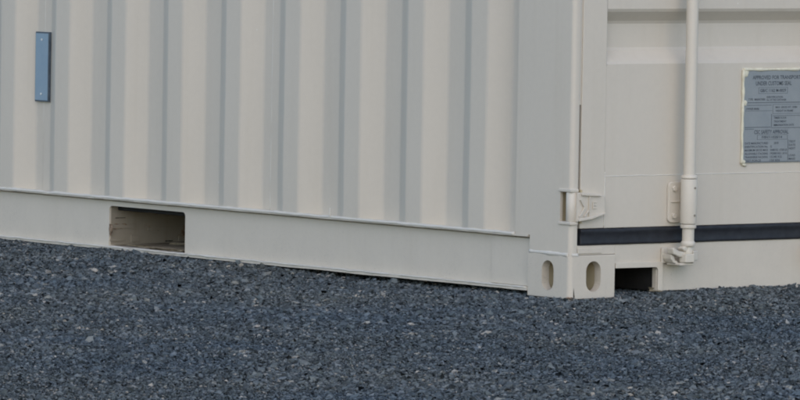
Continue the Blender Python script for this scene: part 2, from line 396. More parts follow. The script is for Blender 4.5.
for A, B in zip(rings, rings[1:]):
    n = len(prof)
    for i in range(n): bm.faces.new((A[i], A[(i + 1) % n], B[(i + 1) % n], B[i]))
bm.faces.new(rings[0]); bm.faces.new(rings[-1][::-1])
POCKETS = [(1.757, 2.127), (LEN - 2.127, LEN - 1.757)]
cuts = []
for y0, y1 in POCKETS:
    cb = bmesh.new(); add_box(cb, 0.003, 0.05, y0, y1, 0.0228, 0.141)
    bev(cb, 0.012, 4, [e for e in cb.edges if abs(e.verts[0].co.x - e.verts[1].co.x) > 0.02 and e.verts[0].co.z > 0.1]); cuts.append(cb)
rail = carve('bottom_side_rail', bm, cuts, MP_RAIL, C, [MP_RAIL, MP_RAIL])
bead('weld_bead', (0.0026, 0.236, 0.1655), (0.0026, LEN - 0.24, 0.1655), 0.0050, MP_BEAD, rail, 0.014, 0.32, n=7, seed=21)
bead('weld_bead', (0.0005, 0.182, 0.0215), (0.0005, LEN - 0.24, 0.0215), 0.0028, MP_BEAD, rail, 0.016, 0.7, n=6, seed=22)
box('rail_end_plate', RX - 0.0036, RX + 0.004, 0.179, 0.351, 0.0240, 0.1545, MP_RAIL, rail, 0.0008, 1)
box('rail_joint', RX - 0.0012, RX + 0.002, 0.3512, 0.3532, 0.0240, 0.1545, MP_POCKET, rail, 0)
box('paint_drip', -0.0032, 0.0, 1.049, 1.054, 0.168, 0.192, MP_BEAD, rail, 0.0014)
# fork pockets: steel tunnels through the base
for i, (y0, y1) in enumerate(POCKETS):
    bm = bmesh.new()
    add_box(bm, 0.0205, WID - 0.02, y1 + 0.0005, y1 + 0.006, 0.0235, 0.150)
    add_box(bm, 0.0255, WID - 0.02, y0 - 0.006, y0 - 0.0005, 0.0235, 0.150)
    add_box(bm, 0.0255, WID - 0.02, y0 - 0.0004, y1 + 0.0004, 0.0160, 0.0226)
    pk = from_bm('fork_pocket', bm, MP_POCKET, C, 'scuffed fork pocket tunnel with rust and painted shade inside')
    box('pocket_roof', 0.0255, WID - 0.02, y0 - 0.0004, y1 + 0.0004, 0.1395, 0.147, M_UNDER, pk, 0)  # roof coloured near-black to paint the shade at the pocket's top
    box('pocket_shade_slab', 0.046, 0.30, y0 + 0.0004, y1 - 0.0035, 0.1270, 0.1393, M_UNDER, pk, 0.002, 1)  # added dark slab, hung low to blacken the top of the pocket
    box('pocket_shade_sheet', 0.0255, WID - 0.02, y0 + 0.0002, y0 + 0.004, 0.0235, 0.1268, M_UNDER, pk, 0)  # near-black sheet over the side wall, painting shade there
    # scale flakes standing off the pocket wall
    if i == 0:
        fk = random.Random(9)
        for q in range(16):
            xx = fk.uniform(0.025, 0.42); zc = fk.uniform(0.03, 0.125); wl_ = fk.uniform(0.02, 0.09); hh = fk.uniform(0.001, 0.0035) if q % 3 == 0 else fk.uniform(0.004, 0.014)
            n6 = [(xx + wl_ * (j / 5 - 0.5) , zc + hh * fk.uniform(0.3, 1)) for j in range(6)] + [(xx + wl_ * (0.5 - j / 5), zc - hh * fk.uniform(0.3, 1)) for j in range(6)]
            poly('scale_flake', [(max(0.0215, p), q_) for p, q_ in n6], 'y', y1 - fk.uniform(0.001, 0.003), y1 + 0.0004, (M_UNDER, MP_POCKET, MP_POCKET)[q % 3], pk)
    if i == 0:
        # splintered timber and scale lying in the pocket, and a rust scab on its jamb
        for k, (x0, x1, yy0, yy1, zz0, zz1) in enumerate(((0.03, 0.12, 1.78, 1.95, 0.0227, 0.029), (0.06, 0.24, 1.92, 2.09, 0.0227, 0.0275), (0.18, 0.45, 1.78, 2.04, 0.0227, 0.033))):
            bm = bmesh.new(); add_box(bm, x0, x1, yy0, yy1, zz0, zz1); bmesh.ops.subdivide_edges(bm, edges=bm.edges[:], cuts=3, use_grid_fill=True)
            for v in bm.verts: v.co += Vector((random.uniform(-.006, .006), random.uniform(-.008, .008), random.uniform(0, .003)))
            from_bm('timber_scrap', bm, None, pk)
m, N, L, b = mat('weathered_timber', (0.2, 0.14, 0.08), 0.85, 0.2); n_ = nnoise(N, L, 30, 6, 0.7, stretch=(0.2, 2, 2)); rr_ = ramp(N, L, n_.outputs['Fac'], [(0.3, (0.12, 0.095, 0.06)), (0.7, (0.30, 0.25, 0.175))]); L.new(rr_.outputs['Color'], b.inputs['Base Color']); M_WOOD = m
m, N, L, b = mat('rust_scab', (0.2, 0.1, 0.05), 0.9, 0.2); n_ = nnoise(N, L, 120, 6, 0.7); rr_ = ramp(N, L, n_.outputs['Fac'], [(0.35, (0.09, 0.06, 0.04)), (0.55, (0.26, 0.19, 0.13)), (0.7, (0.36, 0.30, 0.23))]); L.new(rr_.outputs['Color'], b.inputs['Base Color']); M_RUST = m
for o in C.children_recursive:
    if o.name.startswith('timber_scrap'): o.data.materials.append(M_WOOD)
bm = bmesh.new()
rs = random.Random(4)
pts = []
for i in range(14):
    a = 2 * math.pi * i / 14; k = rs.uniform(0.65, 1.15); pts.append((2.121 + 0.009 * k * math.cos(a), 0.072 + 0.022 * k * math.sin(a)))
extrude_poly(bm, pts, 'x', RX - 0.0016, RX + 0.001)
from_bm('rust_scab', bm, M_RUST, rail, 'brown rust scab on the jamb of the fork pocket')
rs = random.Random(12); pts = []
for i in range(16):
    a = 2 * math.pi * i / 16; k = rs.uniform(0.5, 1.2); pts.append((0.052 + 0.034 * k * math.cos(a), 0.080 + 0.011 * k * math.sin(a)))
bm = bmesh.new(); extrude_poly(bm, [(max(0.021, p), q) for p, q in pts], 'y', POCKETS[0][1] - 0.002, POCKETS[0][1] + 0.0004)
from_bm('rust_scab', bm, M_RUST, [o for o in C.children if o.name.startswith('fork_pocket')][0])
bm = bmesh.new(); extrude_poly(bm, [(0.0150, 0.003), (0.0195, 0.003), (0.0180, 0.012), (0.0155, 0.031), (0.0145, 0.020)], 'y', -0.0005, 0.004); from_bm('seam_crack', bm, M_UNDER, cast)
bm = bmesh.new(); bmesh.ops.create_uvsphere(bm, u_segments=16, v_segments=8, radius=1)
for v in bm.verts: v.co = Vector((0.0065 + v.co.x * 0.010 * (1 + 0.3 * math.sin(v.co.y * 7)), 0.0065 + v.co.y * 0.010, 0.003 + v.co.z * 0.0035 * (1 + 0.3 * math.sin(v.co.x * 9))))
from_bm('rust_scab', bm, M_RUST, cast)

# small blue-grey plate riveted in an inner flat of the side wall
tag = box('blue_plate', 0.027, 0.0385, S0 + PIT * 7 + 0.036, S0 + PIT * 7 + 0.104, 0.432, 0.640, M_TAGEDGE, C, 0.001, 1, 'blue grey narrow plate riveted to the side wall')
box('plate_face', 0.0262, 0.0268, S0 + PIT * 7 + 0.0385, S0 + PIT * 7 + 0.1015, 0.4365, 0.6355, M_TAG, tag, 0)
for z in (0.455, 0.617):
    bm = bmesh.new(); add_cyl(bm, (0.0263, S0 + PIT * 7 + 0.070, z), (0.0242, S0 + PIT * 7 + 0.070, z), 0.0034, 10); from_bm('rivet', bm, M_RIVET, tag)

# ------------------------------------------------------------------ door end
YD = 0.005
sill = None
bm = bmesh.new()
pts = [(0.1650, 0.1445), (0.1650, 0.0810), (0.3160, 0.0810), (0.3160, 0.0140), (WID - 0.165, 0.0140), (WID - 0.165, 0.1445)]
sill = poly('door_sill', pts, 'y', YD + 0.002, YD + 0.020, MP, C, 0.0012, 1)
box('sill_strip', 0.0295, 0.1645, YD + 0.0005, YD + 0.018, 0.1190, 0.1443, MP, sill, 0.001, 1)
box('sill_strip', 0.0300, 0.1160, YD - 0.0022, YD + 0.0004, 0.1225, 0.1375, MP, sill, 0.001, 1)
# raised frame round the sill opening
fr = [(0.1635, 0.0945), (0.1635, 0.0800), (0.3060, 0.0800)]
for i in range(5): a = math.pi / 2 - math.pi / 2 * i / 4; fr.append((0.3060 + 0.0105 * math.cos(a), 0.0695 + 0.0105 * math.sin(a)))
fr += [(0.3165, 0.0135), (0.3335, 0.0135), (0.3335, 0.0945)]
poly('opening_frame', fr, 'y', YD - 0.0055, YD + 0.0015, MP_ROD, sill, 0.0012, 2)
box('opening_cheek', 0.3165, 0.3225, YD + 0.021, 0.30, 0.0140, 0.150, M_UNDER, sill, 0)  # near-black, painting shade on the side of the opening
box('opening_roof', 0.1650, 0.3164, YD + 0.021, 0.30, 0.0815, 0.088, M_UNDER, sill, 0)  # near-black, painting shade at the top of the opening
box('floor_underside', 0.066, WID - 0.066, YD + 0.0205, LEN - 0.03, 0.1515, 0.164, M_UNDER, C, 0)
for k in range(9):
    y = 0.62 + 0.3 * k * 1.9
    if y < LEN - 0.3 and not any(a - 0.08 < y < c + 0.08 for a, c in POCKETS): box('cross_member', 0.07, WID - 0.07, y, y + 0.045, 0.030, 0.151, M_UNDER, C, 0)

def door(xa, xb):
    D = bpy.data.objects.new('door', None); COL.objects.link(D); D.parent = C
    ztop = HGT - 0.15; z0 = 0.1905; zs_ = 0.3310; sw = 0.0852
    box('stile', xa, xa + sw, YD - 0.0005, YD + 0.05, z0, ztop, MP, D, 0.002)
    box('stile', xb - sw, xb, YD - 0.0005, YD + 0.05, z0, ztop, MP, D, 0.002)
    box('bottom_member', xa + sw + 0.0012, xb - sw - 0.0012, YD, YD + 0.05, z0, zs_ - 0.0006, MP, D, 0.0012)
    box('top_member', xa + sw + 0.0012, xb - sw - 0.0012, YD, YD + 0.05, ztop - 0.13, ztop, MP, D, 0.0012)
    # pressed panel with inward horizontal channels
    z = zs_ + 0.0006; pr = [(YD + 0.0012, z)]; c0 = 0.639
    zt = ztop - 0.1312
    while c0 + 0.16 < zt:
        e = 0.004
        for zz_, yy in ((c0, 0), (c0 + 0.0365, 0.035), (c0 + 0.1085, 0.035), (c0 + 0.142, 0)):
            pr.append((YD + 0.0012 + yy - (0.0018 if yy else 0), zz_ - e)) if False else None
        s1 = 0.035 / 0.0365; s2 = 0.035 / 0.0335; Y0 = YD + 0.0012
        pr += [(Y0, c0 - e), (Y0 + s1 * e, c0 + e), (Y0 + 0.035 - s1 * e, c0 + 0.0365 - e), (Y0 + 0.035, c0 + 0.0365 + e),
               (Y0 + 0.035, c0 + 0.1085 - e), (Y0 + 0.035 - s2 * e, c0 + 0.1085 + e), (Y0 + s2 * e, c0 + 0.142 - e), (Y0, c0 + 0.142 + e)]
        c0 += 0.52
    pr.append((YD + 0.0012, zt))
    NX = 30; x0, x1 = xa + sw + 0.0012, xb - sw - 0.0012; V = []
    # extra rows on the flats
    rows = []
    for (ya_, za_), (yb_, zb_) in zip(pr, pr[1:]):
        k = max(1, int((zb_ - za_) / 0.04))
        for q in range(k): rows.append((ya_ + (yb_ - ya_) * q / k, za_ + (zb_ - za_) * q / k))
    rows.append(pr[-1])
    for y, z in rows:
        for i in range(NX + 1):
            x = x0 + (x1 - x0) * i / NX
            V.append((x, y + 0.0011 * noise.noise(Vector((x * 4, z * 4, 2.2))) * (1 if 0 < i < NX else 0), z))
    n = NX + 1; F = [(j * n + i, j * n + i + 1, (j + 1) * n + i + 1, (j + 1) * n + i) for j in range(len(rows) - 1) for i in range(NX)]
    me = bpy.data.meshes.new('door_panel'); me.from_pydata(V, [], F); me.shade_smooth(); me.set_sharp_from_angle(angle=0.2)
    pn = link('door_panel', me, MP, D); md = pn.modifiers.new('thickness', 'SOLIDIFY'); md.thickness = 0.002; md.offset = -1; md.use_rim = False
    box('door_back', xa, xb, YD + 0.0505, YD + 0.062, z0, ztop, MP, D, 0)
    bead('weld_bead', (xa + sw + 0.0006, YD - 0.0002, z0 + 0.004), (xa + sw + 0.0006, YD - 0.0002, zs_ + 0.012), 0.0017, MP_BEAD, D, 0.006, 0.8, seed=31 + xa)
    bead('weld_bead', (xa + sw + 0.0006, YD + 0.0012, zs_ + 0.012), (xa + sw + 0.0006, YD + 0.0012, 0.63), 0.0011, MP, D, 0.01, 0.5, seed=32 + xa)
    bead('weld_bead', (xa + sw, YD + 0.0005, zs_), (xb - sw, YD + 0.0005, zs_), 0.0013, MP_BEAD, D, 0.010, 0.7, seed=33 + xa)
    # bottom gasket: flat rubber with lips, its top edge frayed
    bm = bmesh.new(); prof = [(YD + 0.010, 0.1440), (YD - 0.0015, 0.1452), (YD - 0.004, 0.1490), (YD - 0.0025, 0.1530), (YD - 0.0015, 0.168), (YD - 0.003, 0.176), (YD - 0.0055, 0.1815), (YD - 0.0045, 0.1865), (YD - 0.0010, 0.1895), (YD + 0.010, 0.1900)]
    NG = 220; rings = []
    for j in range(NG + 1):
        x = xa + 0.001 + (xb - xa - 0.002) * j / NG; ring = []
        for i, (y, z) in enumerate(prof):
            wz = 0.0; wy = 0.0012 * noise.noise(Vector((x * 9, i * 0.4, 3)))
            if i >= 6: wz = 0.0022 * noise.noise(Vector((x * 30, 2, 1))) * (1.2 if x < 0.4 else 0.6)
            if i <= 3: wz = 0.0010 * noise.noise(Vector((x * 12, 5, 1)))
            ring.append(bm.verts.new((x, y + wy, z + wz)))
        rings.append(ring)
    for A, B in zip(rings, rings[1:]):
        for i in range(len(prof) - 1):
            f = bm.faces.new((A[i], A[i + 1], B[i + 1], B[i])); f.smooth = True
        bm.faces.new((A[-1], A[0], B[0], B[-1]))
    bm.faces.new(rings[0]); bm.faces.new(rings[-1][::-1])
    from_bm('bottom_gasket', bm, M_RUB, D, 'black rubber gasket strip along the door bottom')
    return D
DL = door(0.0368, 1.2160)
DR = door(1.2215, WID - 0.0325)
box('gap_gasket', 0.0287, 0.0366, 0.034, 0.05, 0.145, 0.525, M_RUB, DL, 0, label='black rubber seal in the door gap')
box('gap_seal', 0.0287, 0.0366, 0.0080, 0.05, 0.526, HGT - 0.15, MP, DL, 0)

# hinge: barrel in the post slot with a forged blade on the door
hb = lathe('hinge', (0.0128, 0.0128), [(0.0128, ZS0 + 0.0032), (0.0142, ZS0 + 0.005), (0.0142, ZS1 - 0.006), (0.0128, ZS1 - 0.0042)], MP_ROD, C)
YB = YD - 0.0145
poly('blade', [(0.016, 0.2895), (0.060, 0.2875), (0.094, 0.2830), (0.1125, 0.2780), (0.1145, 0.2330), (0.1080, 0.2270), (0.062, 0.2150), (0.016, 0.2100)], 'y', YB, YD - 0.0007, MP, hb, 0.0014)
poly('blade_rib', [(0.028, 0.2882), (0.060, 0.2868), (0.093, 0.2822), (0.096, 0.2780), (0.062, 0.2795), (0.028, 0.2815)], 'y', YB - 0.0065, YB - 0.0002, MP_ROD, hb, 0.0012)
poly('blade_rib', [(0.018, 0.2185), (0.060, 0.2240), (0.111, 0.2350), (0.1115, 0.2300), (0.062, 0.2165), (0.018, 0.2115)], 'y', YB - 0.0065, YB - 0.0002, MP_ROD, hb, 0.0012)
poly('blade_rib', [(0.0545, 0.2225), (0.0580, 0.2235), (0.0580, 0.2790), (0.0545, 0.2790)], 'y', YB - 0.0045, YB - 0.0002, MP, hb, 0.0008)
poly('blade_chevron', [(0.022, 0.2700), (0.026, 0.2700), (0.042, 0.2490), (0.026, 0.2240), (0.020, 0.2240), (0.036, 0.2490)], 'y', YB - 0.0050, YB - 0.0002, MP, hb, 0.0008)
poly('blade_chevron', [(0.036, 0.2240), (0.0535, 0.2440), (0.0535, 0.2380), (0.042, 0.2240)], 'y', YB - 0.0050, YB - 0.0002, MP, hb, 0.0008)
for z_ in (0.2610, 0.2530, 0.2450):
    box('blade_mark', 0.072, 0.0815, YB - 0.0030, YB - 0.0002, z_, z_ + 0.0030, MP_ROD, hb, 0.0005, 1)
box('blade_mark', 0.0688, 0.0718, YB - 0.0030, YB - 0.0002, 0.2450, 0.2640, MP_ROD, hb, 0.0005, 1)

# locking bar with guide bracket, cam and keeper
def locking_bar(X, Yc=-0.045):
    B = lathe('locking_bar', (X, Yc), [(0.0165, 0.1500), (0.0165, HGT - 0.17)], MP_ROD, C, 32)
    rp = []
    for cx_, cz_, a0 in ((X - 0.0245, 0.3000, 90), (X - 0.0245, 0.2125, 180), (X + 0.0345, 0.2125, 270), (X + 0.0345, 0.3000, 0)):
        for q in range(5):
            a = math.radians(a0 + 22.5 * q); rp.append((cx_ + 0.012 * math.cos(a), cz_ + 0.012 * math.sin(a)))
    poly('bracket_plate', rp, 'y', YD - 0.0085, YD - 0.0006, MP_ROD, B, 0.0016, 2)
    bm = bmesh.new(); add_box(bm, X + 0.0040, X + 0.0200, Yc, YD - 0.0087, 0.2030, 0.3170); bev(bm, 0.002, 2); from_bm('bracket_saddle', bm, MP_ROD, B)
    box('bracket_rib', X - 0.030, X + 0.0038, YD - 0.0120, YD - 0.0087, 0.2560, 0.2600, MP_ROD, B, 0.001, 1)
    lathe('sleeve', (X, Yc), [(0.0170, 0.1985), (0.0222, 0.2000), (0.0228, 0.2030), (0.0228, 0.3190), (0.0222, 0.3215), (0.0170, 0.3225)], MP_ROD, B, 32)
    lathe('collar', (X, Yc), [(0.0172, 0.3228), (0.0222, 0.3240), (0.0226, 0.3280), (0.0205, 0.3320), (0.0170, 0.3335)], MP_ROD, B, 32)
    lathe('collar', (X, Yc), [(0.0170, 0.1865), (0.0215, 0.1880), (0.0222, 0.1920), (0.0215, 0.1970), (0.0172, 0.1982)], MP_ROD, B, 32)
    for z in (0.2190, 0.2940):
        bm = bmesh.new(); add_cyl(bm, (X - 0.0185, YD - 0.0086, z), (X - 0.0185, YD - 0.0155, z), 0.0080, 6); bev(bm, 0.0008, 1); from_bm('bolt', bm, MP_ROD, B)
        q = Vector((0.086, -0.996, 0)); c = Vector((X, Yc, z + 0.004))
        bm = bmesh.new(); add_cyl(bm, c + q * 0.0224, c + q * 0.0246, 0.0032, 10); from_bm('set_screw', bm, MP_POCKET, B)
    # cam: forged head on the bar end
    lathe('cam_collar', (X, Yc), [(0.0130, 0.1370), (0.0185, 0.1385), (0.0200, 0.1420), (0.0195, 0.1490), (0.0170, 0.1520)], MP_ROD, B, 28)
    lathe('cam_neck', (X, Yc), [(0.0155, 0.1180), (0.0165, 0.1220), (0.0140, 0.1300), (0.0128, 0.1368)], MP_KEEP, B, 20)
    hd = poly('cam_head', [(X - 0.022, Yc - 0.018), (X + 0.006, Yc - 0.022), (X + 0.016, Yc - 0.006), (X + 0.014, Yc + 0.018), (X - 0.014, Yc + 0.020), (X - 0.026, Yc + 0.004)], 'z', 0.0935, 0.1178, MP_KEEP, B, 0.003, 2)
    poly('cam_horn', [(X - 0.0600, 0.1330), (X - 0.0545, 0.1360), (X - 0.0360, 0.1255), (X - 0.0080, 0.1225), (X - 0.0080, 0.1070), (X - 0.0330, 0.1085), (X - 0.0560, 0.1180)], 'y', Yc - 0.006, Yc + 0.020, MP_KEEP, B, 0.003, 2)
    poly('cam_horn', [(X + 0.002, Yc - 0.021), (X + 0.024, Yc - 0.014), (X + 0.031, Yc + 0.006), (X + 0.012, Yc + 0.016)], 'z', 0.0990, 0.1265, MP_ROD, B, 0.0022, 2)
    poly('cam_lug', [(X - 0.030, 0.1330), (X - 0.018, 0.1390), (X + 0.012, 0.1370), (X + 0.020, 0.1270), (X - 0.020, 0.1240)], 'y', Yc - 0.010, Yc + 0.012, MP_KEEP, B, 0.003, 2)
    # keeper: bracket welded to the sill
    K = box('keeper', X - 0.054, X + 0.036, YD - 0.0075, YD + 0.0012, 0.0900, 0.1330, MP_KEEP, C, 0.002, 2)
    poly('keeper_jaw', [(X - 0.0560, 0.1165), (X - 0.0430, 0.1120), (X - 0.0400, 0.1010), (X - 0.0300, 0.0960), (X - 0.0300, 0.0880), (X - 0.0460, 0.0930), (X - 0.0540, 0.1040)], 'y', YD - 0.044, YD - 0.0078, MP_KEEP, K, 0.002, 2)
    poly('keeper_shelf', [(X - 0.040, YD - 0.0078), (X - 0.034, YD - 0.058), (X + 0.010, YD - 0.064), (X + 0.020, YD - 0.040), (X + 0.020, YD - 0.0078)], 'z', 0.0860, 0.0928, MP_ROD, K, 0.0016, 2)
    box('keeper_jaw', X + 0.0215, X + 0.0335, YD - 0.038, YD - 0.0078, 0.0980, 0.1290, MP_ROD, K, 0.002, 2)
    bm = bmesh.new(); add_cyl(bm, (X + 0.0337, YD - 0.024, 0.1150), (X + 0.0400, YD - 0.024, 0.1150), 0.0062, 8); bev(bm, 0.001, 1); from_bm('bolt', bm, MP_ROD, K)
    return B
for X in (0.3830, 0.9100): locking_bar(X)

# ------------------------------------------------------------------ data plate
PX0, PX1, PZ0, PZ1 = 0.6190, 0.8430, 0.3590, 0.6130
YP = YD - 0.0012
plate = box('data_plate', PX0, PX1, YP - 0.0016, YP + 0.0010, PZ0, PZ1, M_PLATE, C, 0.0004, 1, 'grey etched approval plate with dark lettering and cream sealant edge')
def PXZ(px, dz): return 0.614 + (px - 743.5) * 0.00373, 0.6165 - dz * 0.00277
letters = []
def text(s, x0, x1, z0, z1):
    cu = bpy.data.curves.new('t', 'FONT'); cu.body = s; cu.size = 1.0; cu.resolution_u = 2; cu.offset = 0.018; cu.align_x = 'LEFT'
    o = bpy.data.objects.new('t', cu); COL.objects.link(o); letters.append((o, x0, x1, z0, z1))
def tpx(s, xa, xb, da, db):
    X0, Z1 = PXZ(xa, da); X1, Z0 = PXZ(xb, db); text(s, X0, X1, Z0, Z1)
tpx('APPROVED FOR TRANSPORT', 752.8, 800.5, 5.9, 9.9)
tpx('UNDER CUSTOMS SEAL', 756.0, 791.5, 11.7, 16.0)
tpx('GB/C 1162 M-0029', 760.5, 786.0, 19.3, 22.6)
tpx('TYPE', 748.8, 753.5, 28.7, 30.9); tpx('MANUFACTURERS', 755.0, 765.6, 28.7, 30.9); tpx('IDENTIFICATION', 767.0, 783.0, 26.6, 28.6); tpx('No. OF THE CONTAINER', 767.0, 786.5, 29.4, 31.4)
tpx('OWNER MARK', 747.0, 760.0, 38.0, 40.2)
tpx('MAX. GROSS WT. 30480', 776.0, 797.5, 36.8, 38.8); tpx('WEIGHT IN FRAME', 776.0, 793.5, 40.4, 42.4)
tpx('TIMBER FLOOR', 774.5, 787.0, 47.4, 49.4); tpx('TREATMENT', 774.5, 787.0, 51.0, 53.0); tpx('IMMUNISATION DATE', 774.5, 794.5, 54.6, 56.6)
tpx('CSC SAFETY APPROVAL', 755.3, 789.3, 60.3, 64.4)
tpx('F/BV/11028/14', 763.0, 783.0, 66.3, 68.9)
for i, (a, bb, x2) in enumerate((('DATE MANUFACTURED', '2018', 779.5), ('IDENTIFICATION No.', 'G', 773.0), ('MAXIMUM GROSS MASS', '30480 KG  67200 LB', 788), ('ALLOWABLE STACKING', '192000 KG 1.8 G', 788), ('TRANSVERSE RACKING', '15240 KG', 783), ('TEST FORCE', '150 KN', 781))):
    y = 72.4 + i * 3.45
    tpx(a, 746.4, 769.3 if i != 5 else 762.5, y, y + 2.2); tpx(bb, 771.4 if i else 775.0, x2, y, y + 2.2)
for i, a in enumerate(('TEST', 'DATE', 'NEXT', None, 'LOAD', 'MASS')):
    if a: tpx(a, 790.0, 796.5, 71.2 + i * 3.45, 73.4 + i * 3.45)
dg = bpy.context.evaluated_depsgraph_get(); bm = bmesh.new()
YT = YP - 0.0019
for o, x0, x1, z0, z1 in letters:
    me = bpy.data.meshes.new_from_object(o.evaluated_get(dg)); co = np.empty(len(me.vertices) * 3); me.vertices.foreach_get('co', co); co = co.reshape(-1, 3)
    mn, mx = co.min(0), co.max(0); sx = (x1 - x0) / max(1e-6, mx[0] - mn[0]); sz = (z1 - z0) / max(1e-6, mx[1] - mn[1])
    vs = [bm.verts.new((x0 + (c[0] - mn[0]) * sx, YT, z0 + (c[1] - mn[1]) * sz)) for c in co]
    for p in me.polygons:
        try: bm.faces.new([vs[i] for i in p.vertices])
        except ValueError: pass
    bpy.data.meshes.remove(me); cu = o.data; bpy.data.objects.remove(o, do_unlink=True); bpy.data.curves.remove(cu)
me = bpy.data.meshes.new('lettering'); bm.to_mesh(me); bm.free(); link('lettering', me, M_INK, plate, 'dark printed lettering of the approval plate')
bm = bmesh.new()
def rule(xa, xb, dz, w=0.0011):
    X0, Z = PXZ(xa, dz); X1, _ = PXZ(xb, dz); add_box(bm, X0, min(X1, PX1 - 0.003), YT - 0.0001, YT + 0.0002, Z - w / 2, Z + w / 2)
def vrule(x, da, db, w=0.0013):
    X, Z1 = PXZ(x, da); _, Z0 = PXZ(x, db); add_box(bm, X - w / 2, X + w / 2, YT - 0.0001, YT + 0.0002, Z0, Z1)
def frame(xa, xb, da, db): rule(xa, xb, da, 0.0007); rule(xa, xb, db, 0.0007); vrule(xa, da, db, 0.0009); vrule(xb, da, db, 0.0009)
frame(759, 787.5, 18.0, 24.0); rule(748, 800, 33.0, 0.0016); rule(748, 772, 35.6); frame(773.4, 801, 35.0, 44.2); rule(746, 773, 41.2, 0.0007)
rule(773.4, 801, 46.3); vrule(772.2, 44.5, 57.6); rule(746, 771.5, 57.6, 0.0014); rule(746, 755, 59.4); rule(772, 801, 58.4); frame(758.5, 788.3, 65.3, 69.9); vrule(789.0, 70.2, 91); rule(746, 801, 92.0, 0.0012)
from_bm('ruled_lines', bm, M_INK, plate)
sm = 0.0035
for k, (a, c, rad) in enumerate((((PX0 - sm, PZ1 + sm), (PX1 + sm, PZ1 + sm), 0.0042), ((PX0 - sm, PZ1 + sm), (PX0 - sm, PZ0 - 0.002), 0.0040), ((PX0 - sm, PZ0 - sm), (PX0 + 0.012, PZ0 - 0.006), 0.0030), ((PX1 + sm, PZ1 + sm), (PX1 + sm, PZ0 - sm), 0.0040))):
    bead('sealant_bead', (a[0], YP - 0.0004, a[1]), (c[0], YP - 0.0004, c[1]), rad, M_SEAL, plate, 0.006, 0.4, seed=50 + k)
def blob(x, z, w, h):
    bm = bmesh.new(); bmesh.ops.create_uvsphere(bm, u_segments=12, v_segments=8, radius=1)
    for v in bm.verts: v.co = Vector((x + v.co.x * w * (1 + 0.2 * math.sin(v.co.z * 5)), YP - 0.0016 + v.co.y * 0.0022, z + v.co.z * h))
    for f in bm.faces: f.smooth = True
    from_bm('sealant_blob', bm, M_SEAL, plate)
blob(PX0 + 0.005, PZ1 - 0.006, 0.010, 0.011); blob(PX0 + 0.003, 0.5245, 0.008, 0.008); blob(PX0 + 0.002, PZ0 + 0.003, 0.007, 0.006)

# ------------------------------------------------------------------ rest of the shell, so the box is closed
box('roof_panel', 0.02, WID - 0.02, 0.03, LEN - 0.03, HGT - 0.06, HGT - 0.02, MP, C, 0)
box('top_side_rail', 0.0, 0.06, 0.178, LEN - 0.178, HGT - 0.0595, HGT - 0.005, MP, C, 0.002)
box('door_header', 0.165, WID - 0.165, 0.004, 0.06, HGT - 0.145, HGT - 0.012, MP, C, 0.002)
box('far_side_wall', WID - 0.045, WID - 0.01, 0.07, LEN - 0.03, 0.0135, HGT - 0.061, MP, C, 0)
box('front_end_wall', 0.05, WID - 0.05, LEN - 0.045, LEN - 0.01, 0.0135, HGT - 0.061, MP, C, 0)
box('front_corner_post', 0.0012, 0.16, LEN - 0.158, LEN - 0.0012, 0.0, HGT - 0.005, MP, C, 0.004)
box('far_corner_post', WID - 0.0285, WID - 0.0012, 0.0012, 0.0695, 0.1185, HGT - 0.005, MP, C, 0.008)

# ------------------------------------------------------------------ gravel
stones = bpy.data.collections.new('stone_shapes')
rs = np.random.default_rng(5)
for k in range(10):
    bm = bmesh.new(); bmesh.ops.create_icosphere(bm, subdivisions=1, radius=1)
    ax = np.array([rs.uniform(0.85, 1.3), rs.uniform(0.7, 1.0), rs.uniform(0.42, 0.7)])
    for v in bm.verts:
        kf = rs.uniform(0.72, 1.22); v.co = Vector((v.co.x * ax[0] * kf, v.co.y * ax[1] * kf, v.co.z * ax[2] * kf))
    # slice flat facets, as crushed rock has
    for q in range(4):
        nn = Vector(rs.normal(size=3)).normalized()
        bmesh.ops.bisect_plane(bm, geom=bm.verts[:] + bm.edges[:] + bm.faces[:], plane_co=nn * rs.uniform(0.42, 0.7), plane_no=nn, clear_outer=True)
    bmesh.ops.convex_hull(bm, input=bm.verts[:])
    me = bpy.data.meshes.new('stone_shape'); bmesh.ops.recalc_face_normals(bm, faces=bm.faces[:]); bm.to_mesh(me); bm.free(); me.materials.append(M_STONE)
    o = bpy.data.objects.new('stone_shape', me); stones.objects.link(o)
Lr, Tr, DENS = (-2.2, 1.4), (-3.7, 2.7), 27000
NP = int((Lr[1] - Lr[0]) * (Tr[1] - Tr[0]) * DENS)
l = rng.uniform(*Lr, NP); t = rng.uniform(*Tr, NP)
x = l * r.x + t * d.x; y = l * r.y + t * d.y
# none deep under the container, none inside the casting, rail or sill
inside = ((x > 0.16) & (y > 0.45)) | ((x > -0.012) & (x < 0.17) & (y > -0.010) & (y < 0.19)) | ((y > 0.19) & (x > 0.30))
keep = ~inside; x = x[keep]; y = y[keep]; l = l[keep]; t = t[keep]
